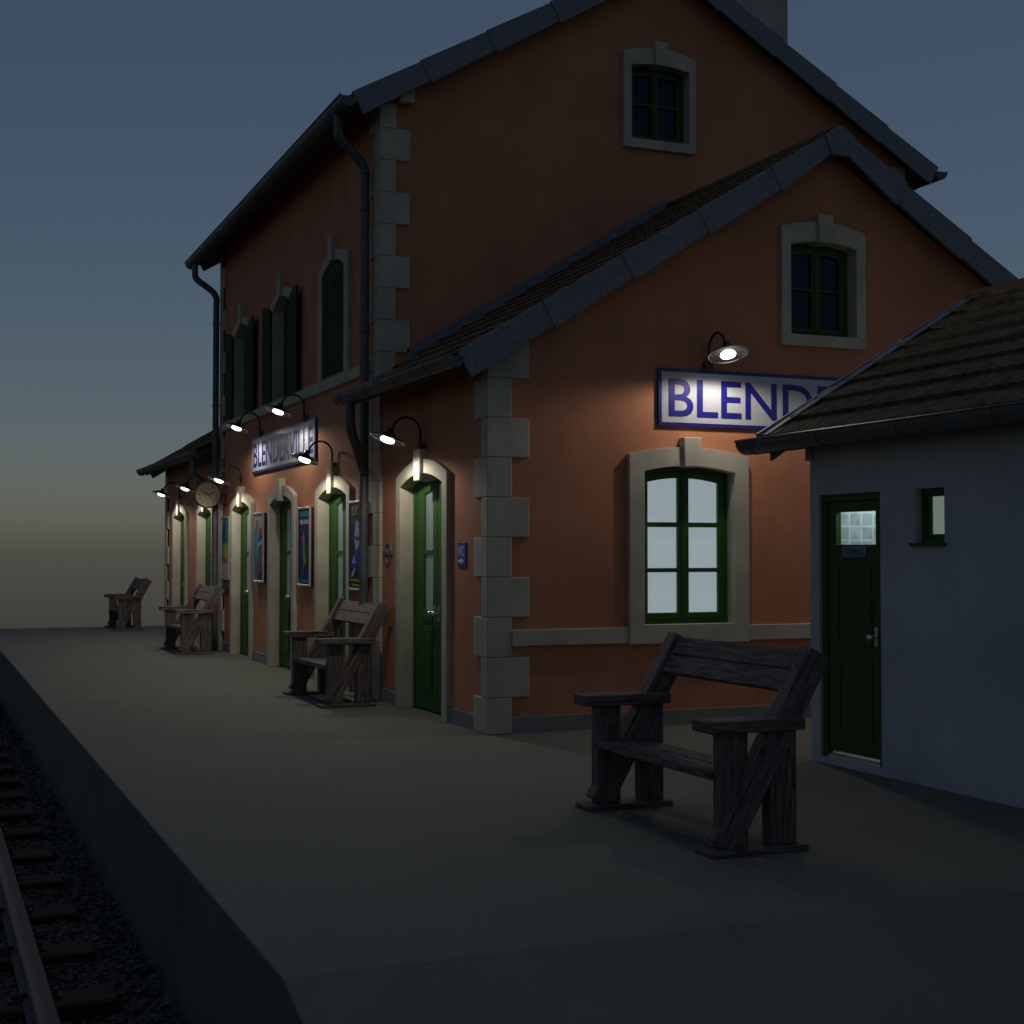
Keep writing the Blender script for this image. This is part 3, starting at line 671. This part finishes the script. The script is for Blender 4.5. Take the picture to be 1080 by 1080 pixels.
lamps = [((0, 1.82, 2.765), 0, 'curved arm lamp over the nearest green door, closest to the quoined corner'),
         ((0, 5.2, 2.765), 0, 'curved arm lamp over the door between the small name sign and the near drainpipe'),
         ((0, 10.65, 2.765), 0, 'curved arm lamp over the door just before the station clock'),
         ((0, 13.75, 2.765), 0, 'curved arm lamp partly behind the clock over the low far wing door'),
         ((0, 16.45, 2.765), 0, 'farthest curved arm lamp at the end of the low far wing'),
         ((0, 9.30, 3.495), 0, 'far lamp of the two lighting the small name sign'),
         ((0, 6.62, 3.495), 0, 'near lamp of the two lighting the small name sign'),
         ((2.30, 0, 3.50), math.pi / 2, 'curved arm lamp above the left end of the long gable name sign'),
         ((4.98, 0, 3.50), math.pi / 2, 'curved arm lamp above the right end of the long gable name sign')]
L0 = make_lamp()
for i, (loc, rz, lab) in enumerate(lamps):
    l = L0 if i == 0 else copy_tree(L0)
    l.location = loc; l.rotation_euler = (0, 0, rz); l['label'] = lab; l['group'] = 'curved arm wall lamps'

# ================================================================== CLOCK
CL = thing('station_clock', 'round cream faced station clock on a rusty iron bracket by the far drainpipe', 'clock', (-.32, 12.0, 2.645))
rot = Matrix.Rotation(R(90), 4, 'X')
m = MB(); m.lathe([(0, -.05), (.215, -.05), (.228, -.042), (.228, .042), (.215, .05), (.205, .05), (.205, .042), (0, .042)], rot, 36); m.build('case', 'rust', CL)
m = MB(); m.lathe([(0, .047), (.204, .045)], rot, 36); fc = m.build('dial', 'clockface', CL, recalc=False)
CF = lambda a, b_, d: Vector((a, -.048 - d, b_))
m = MB()
for k in range(60):
    a = 2 * math.pi * k / 60; r0, r1, h = (.185, .197, .002) if k % 5 else (.178, .198, .004)
    s_, c_ = math.sin(a), math.cos(a); m.plate([(r0 * s_ - h * c_, r0 * c_ + h * s_), (r1 * s_ - h * c_, r1 * c_ + h * s_), (r1 * s_ + h * c_, r1 * c_ - h * s_), (r0 * s_ + h * c_, r0 * c_ - h * s_)], [], .0, .001, CF)
m.build('minute_marks', 'ink', fc)
for k in range(1, 13):
    a = 2 * math.pi * k / 12; text_mesh(str(k), .03 if k < 10 else .045, .042, CF, .001, fc, name='numeral', mt='ink', centre=(.15 * math.sin(a), .15 * math.cos(a)))
def hand(ang, ln, w_):
    m = MB(); s_, c_ = math.sin(ang), math.cos(ang); q = [(-w_ * .6, -.03), (w_ * .6, -.03), (w_, ln * .6), (0, ln), (-w_, ln * .6)]
    m.plate([(x * c_ + y * s_, -x * s_ + y * c_) for x, y in q], [], .003, .006, CF); return m
hand(R(-57), .10, .011).build('hour_hand', 'ink', fc); hand(R(66), .155, .007).build('minute_hand', 'ink', fc)
m = MB()
for z in (.12, -.12): m.tube(smooth_path([(.32, 0, z * 1.5), (.28, 0, z * 1.2), (.24, 0, z * .7), (.19, 0, z * .8)]), .012, 8)
m.tube([(.305, 0, -.2), (.305, 0, .2)], .014, 8); m.tube(smooth_path([(.30, 0, .05), (.26, 0, .08), (.245, 0, 0), (.26, 0, -.08), (.30, 0, -.05)]), .009, 8)
m.tube([(.2, 0, 0), (.31, 0, 0)], .016, 8); m.build('bracket', 'rust', CL)

# ================================================================== LAVATORY BUILDING
SH = thing('lavatory_building', 'small grey plastered lavatory building with brown tiled roof and dark green door', 'building')
SX0, SX1, SY1, SY0 = 1.8, 5.45, -2.46, -9.2; SE = 2.60; SS = .60
mp = FX(SX0)
m = MB(); m.plate(rect(SY0, SY1, -1.2, SE), [rect(-3.36, -2.58, .05, 2.115), rect(-4.08, -3.76, 1.72, 2.118)], -.18, 0, mp); m.build('wall', 'grey_plaster', SH)
def sg(): return [(SX0 + .001, -1.2), (SX1, -1.2), (SX1, SE), ((SX0 + SX1) / 2, SE + SS * (SX1 - SX0) / 2), (SX0 + .001, SE)]
m = MB(); m.plate(sg(), [], -.10, .0, FYf(SY1 - .001)); m.build('wall', 'grey_plaster', SH)
m = MB(); m.plate(sg(), [], -.18, .0, FY(SY0 + .001)); m.build('wall', 'grey_plaster', SH)
m = MB(); m.box((SX1 - .18, SY0 + .19, -1.2), (SX1 - .002, SY1 - .19, SE)); m.build('wall', 'grey_plaster', SH)
m = MB(); m.box((SX0 + .18, SY0 + .19, 2.40), (SX1 - .2, SY1 - .19, 2.46)); m.box((SX0 + .18, SY0 + .19, -.02), (SX1 - .2, SY1 - .19, .03)); m.build('interior', 'white', SH)
m = MB(); m.box((SX0 + .185, -2.61, .04), (4.9, -2.565, 2.39)); m.build('tiled_wall', 'tiledwall', SH)
m = MB(); m.box((3.1, -5.2, .04), (3.15, -2.70, 2.39)); m.build('partition', 'white', SH)
m = MB(); m.box((SX0 + .185, -3.62, .04), (3.09, -3.58, 2.39)); m.build('partition', 'white', SH)
m = MB(); m.box((SX0 - .02, SY1 - .05, 2.40), (SX0 + .2, SY1 + .035, 2.64)); m.build('corbel', 'grey_plaster', SH)
# door
D = FX(SX0 + .028)
m = MB(); m.plate(rect(-3.362, -3.30, .05, 2.117), [], -.05, 0, D); m.plate(rect(-2.64, -2.578, .05, 2.117), [], -.05, 0, D); m.plate(rect(-3.30, -2.64, 2.06, 2.117), [], -.05, 0, D); m.build('door_frame', 'green', SH, bevel=.003)
m = MB(); m.plate(rect(-3.297, -2.643, .105, 2.057), [rect(-3.245, -2.74, 1.72, 1.975)], -.055, -.015, D)
m.plate(rect(-3.20, -2.76, .95, 1.58), [rect(-3.17, -2.79, .98, 1.55)], -.015, -.007, D); m.plate(rect(-3.20, -2.76, .22, .86), [rect(-3.17, -2.79, .25, .83)], -.015, -.007, D)
m.plate(rect(-3.33, -2.61, .105, 2.10), [rect(-3.25, -2.735, 1.70, 1.985)], -.075, -.0555, D)
dr = m.build('door', 'green', SH, bevel=.004)
m = MB(); m.plate(rect(-3.25, -2.735, 1.715, 1.98), [], -.040, -.036, D); m.build('pane', 'clear', dr)
m = MB(); m.plate(rect(-3.275, -3.235, .95, 1.095), [], -.015, -.008, D); m.tube([D(-3.255, 1.02, -.01), D(-3.255, 1.02, .03)], .01, 8)
m.lathe([(0, .026), (.02, .022), (.03, .008), (.03, -.006), (.018, -.02), (0, -.022)], Matrix.Translation(D(-3.255, 1.02, .05)) @ Matrix.Rotation(R(90), 4, 'Y'), 14); m.build('handle', 'chrome', dr)
m = MB(); m.box((SX0 + .035, -3.355, .03), (SX0 + .42, -2.585, .074)); m.build('threshold', 'threshold', SH)
pl = MB(); cy, cz = -2.99, 1.665
q = []
for sx in (1, -1):
    for k in range(9):
        a = R(-90 + 180 * k / 8); q.append((cy + sx * (.125 + .035 * math.cos(a) * (1 - .35 * (abs(a) < .3))), cz + sx * .042 * math.sin(a)))
pl.plate(q, [], -.015, -.004, D); plo = pl.build('name_plate', 'plaqueblue', dr)
text_mesh('DAMES', .20, .042, D, -.0032, plo, mt='ink', centre=(cy, cz), flip=True)
# little window
m = MB(); m.plate(rect(-4.08, -3.76, 1.72, 2.118), [rect(-4.045, -3.805, 1.765, 2.073)], -.11, -.06, mp)
m.plate(rect(-4.045, -3.805, 1.765, 2.073), [rect(-4.02, -3.85, 1.79, 2.06)], -.105, -.07, mp); wn = m.build('window', 'green', SH, bevel=.003)
m = MB(); m.plate(rect(-4.03, -3.84, 1.78, 2.07), [], -.095, -.090, mp); m.build('pane', 'dimglass', wn)
m = MB(); m.plate(rect(-4.10, -3.735, 1.705, 1.728), [], -.08, .035, mp); m.build('sill', 'green', wn)
# roof
r, c_, topS = roof(SX0, SX1, SE, SS, SY0 - .2, SY1 + .25, SH, over=.32, drop=.21)
verge(SX0, SX1, SE, SS, SY1 + .27, 1, r, over=.33, drop=.21, H=.16, cap=False)
gutter(SX0 - .315, topS - SS * .32 + .01, SY0 - .2, SY1 + .45, r)
gutter(SX1 + .315, topS - SS * .32 + .01, SY0 - .2, SY1 + .40, r, side=1)
m = MB(); m.plate([(SX0 - .22, topS - .22), (SX0 - .22, topS - .345), (SX0 - .02, topS - .21), (SX0 - .02, topS - .12)], [], -.02, .02, FYf(SY1 + .22)); m.build('verge_board', 'zinc', r)
ld = bpy.data.lights.new('washroom_light', 'POINT'); ld.energy = 8; ld.color = (.9, 1, 1); ld.shadow_soft_size = .08
lo = newobj('washroom_light', ld); lo.location = (2.3, -3.1, 2.25)

# ================================================================== BENCHES
def plank(name, p0, p1, wdt, thk, parent, roll_n, bevel=.008):
    """board from p0 to p1 (local X = grain); roll_n = direction of its thickness"""
    p0, p1 = Vector(p0), Vector(p1); x = (p1 - p0).normalized(); z = Vector(roll_n); z = (z - x * z.dot(x)).normalized(); y = z.cross(x)
    L = (p1 - p0).length; m = MB(); n = 7; vs = []; fs = []
    m.box((-L / 2, -wdt / 2, -thk / 2), (L / 2, wdt / 2, thk / 2))
    o = m.build(name, 'wood', parent, bevel=bevel, seg=2)
    mt = Matrix((x, y, z)).transposed().to_4x4(); mt.translation = (p0 + p1) / 2; o.matrix_local = mt; return o
def make_bench():
    """origin: near front foot corner; bench runs +Y, faces -X"""
    t = thing('park_bench', 'bench', 'bench')
    for yc in (.11, 1.645):
        plank('foot', (0, yc, .017), (.615, yc, .017), .215, .034, t, (0, 0, 1))
        plank('leg', (.175, yc, .034), (.175, yc, .668), .105, .165, t, (1, 0, 0))
        plank('leg', (.49, yc, .034), (.49, yc, .668), .105, .165, t, (1, 0, 0))
        plank('back_post', (.115, yc, .04), (.735, yc, 1.09), .118, .15, t, (.86, 0, -.5))
        plank('armrest', (-.01, yc, .704), (.60, yc, .704), .215, .07, t, (0, 0, 1), .01)
    plank('seat', (.185, .16, .415), (.185, 1.595, .415), .215, .052, t, (.08, 0, 1))
    plank('seat', (.415, .16, .40), (.415, 1.595, .40), .22, .052, t, (.08, 0, 1))
    d = Vector((.62, 0, 1.05)).normalized(); nrm = Vector((.86, 0, -.5))
    for s_ in (.075, .208):
        q = Vector((.735, 0, 1.09)) - d * s_
        q = q + nrm.normalized() * (-.02)
        plank('back_slat', (q.x, .16, q.z), (q.x, 1.595, q.z), .128, .05, t, nrm)
    return t
B0 = make_bench()
for i, (loc, rz, lab) in enumerate([((-.85, -5.39, 0), 0, 'weathered dark wooden bench closest to the viewer, in front of the gable window'),
        ((-.84, 2.71, 0), 0, 'weathered wooden bench by the near drainpipe beside the nearest green door'),
        ((-.93, 11.36, 0), 0, 'weathered wooden bench below the station clock'),
        ((-.92, 19.3, 0), 0, 'weathered wooden bench standing alone past the far end of the building')]):
    bn = B0 if i == 0 else copy_tree(B0)
    bn.location = loc; bn.rotation_euler = (0, 0, rz); bn['label'] = lab; bn['group'] = 'wooden benches along the platform'
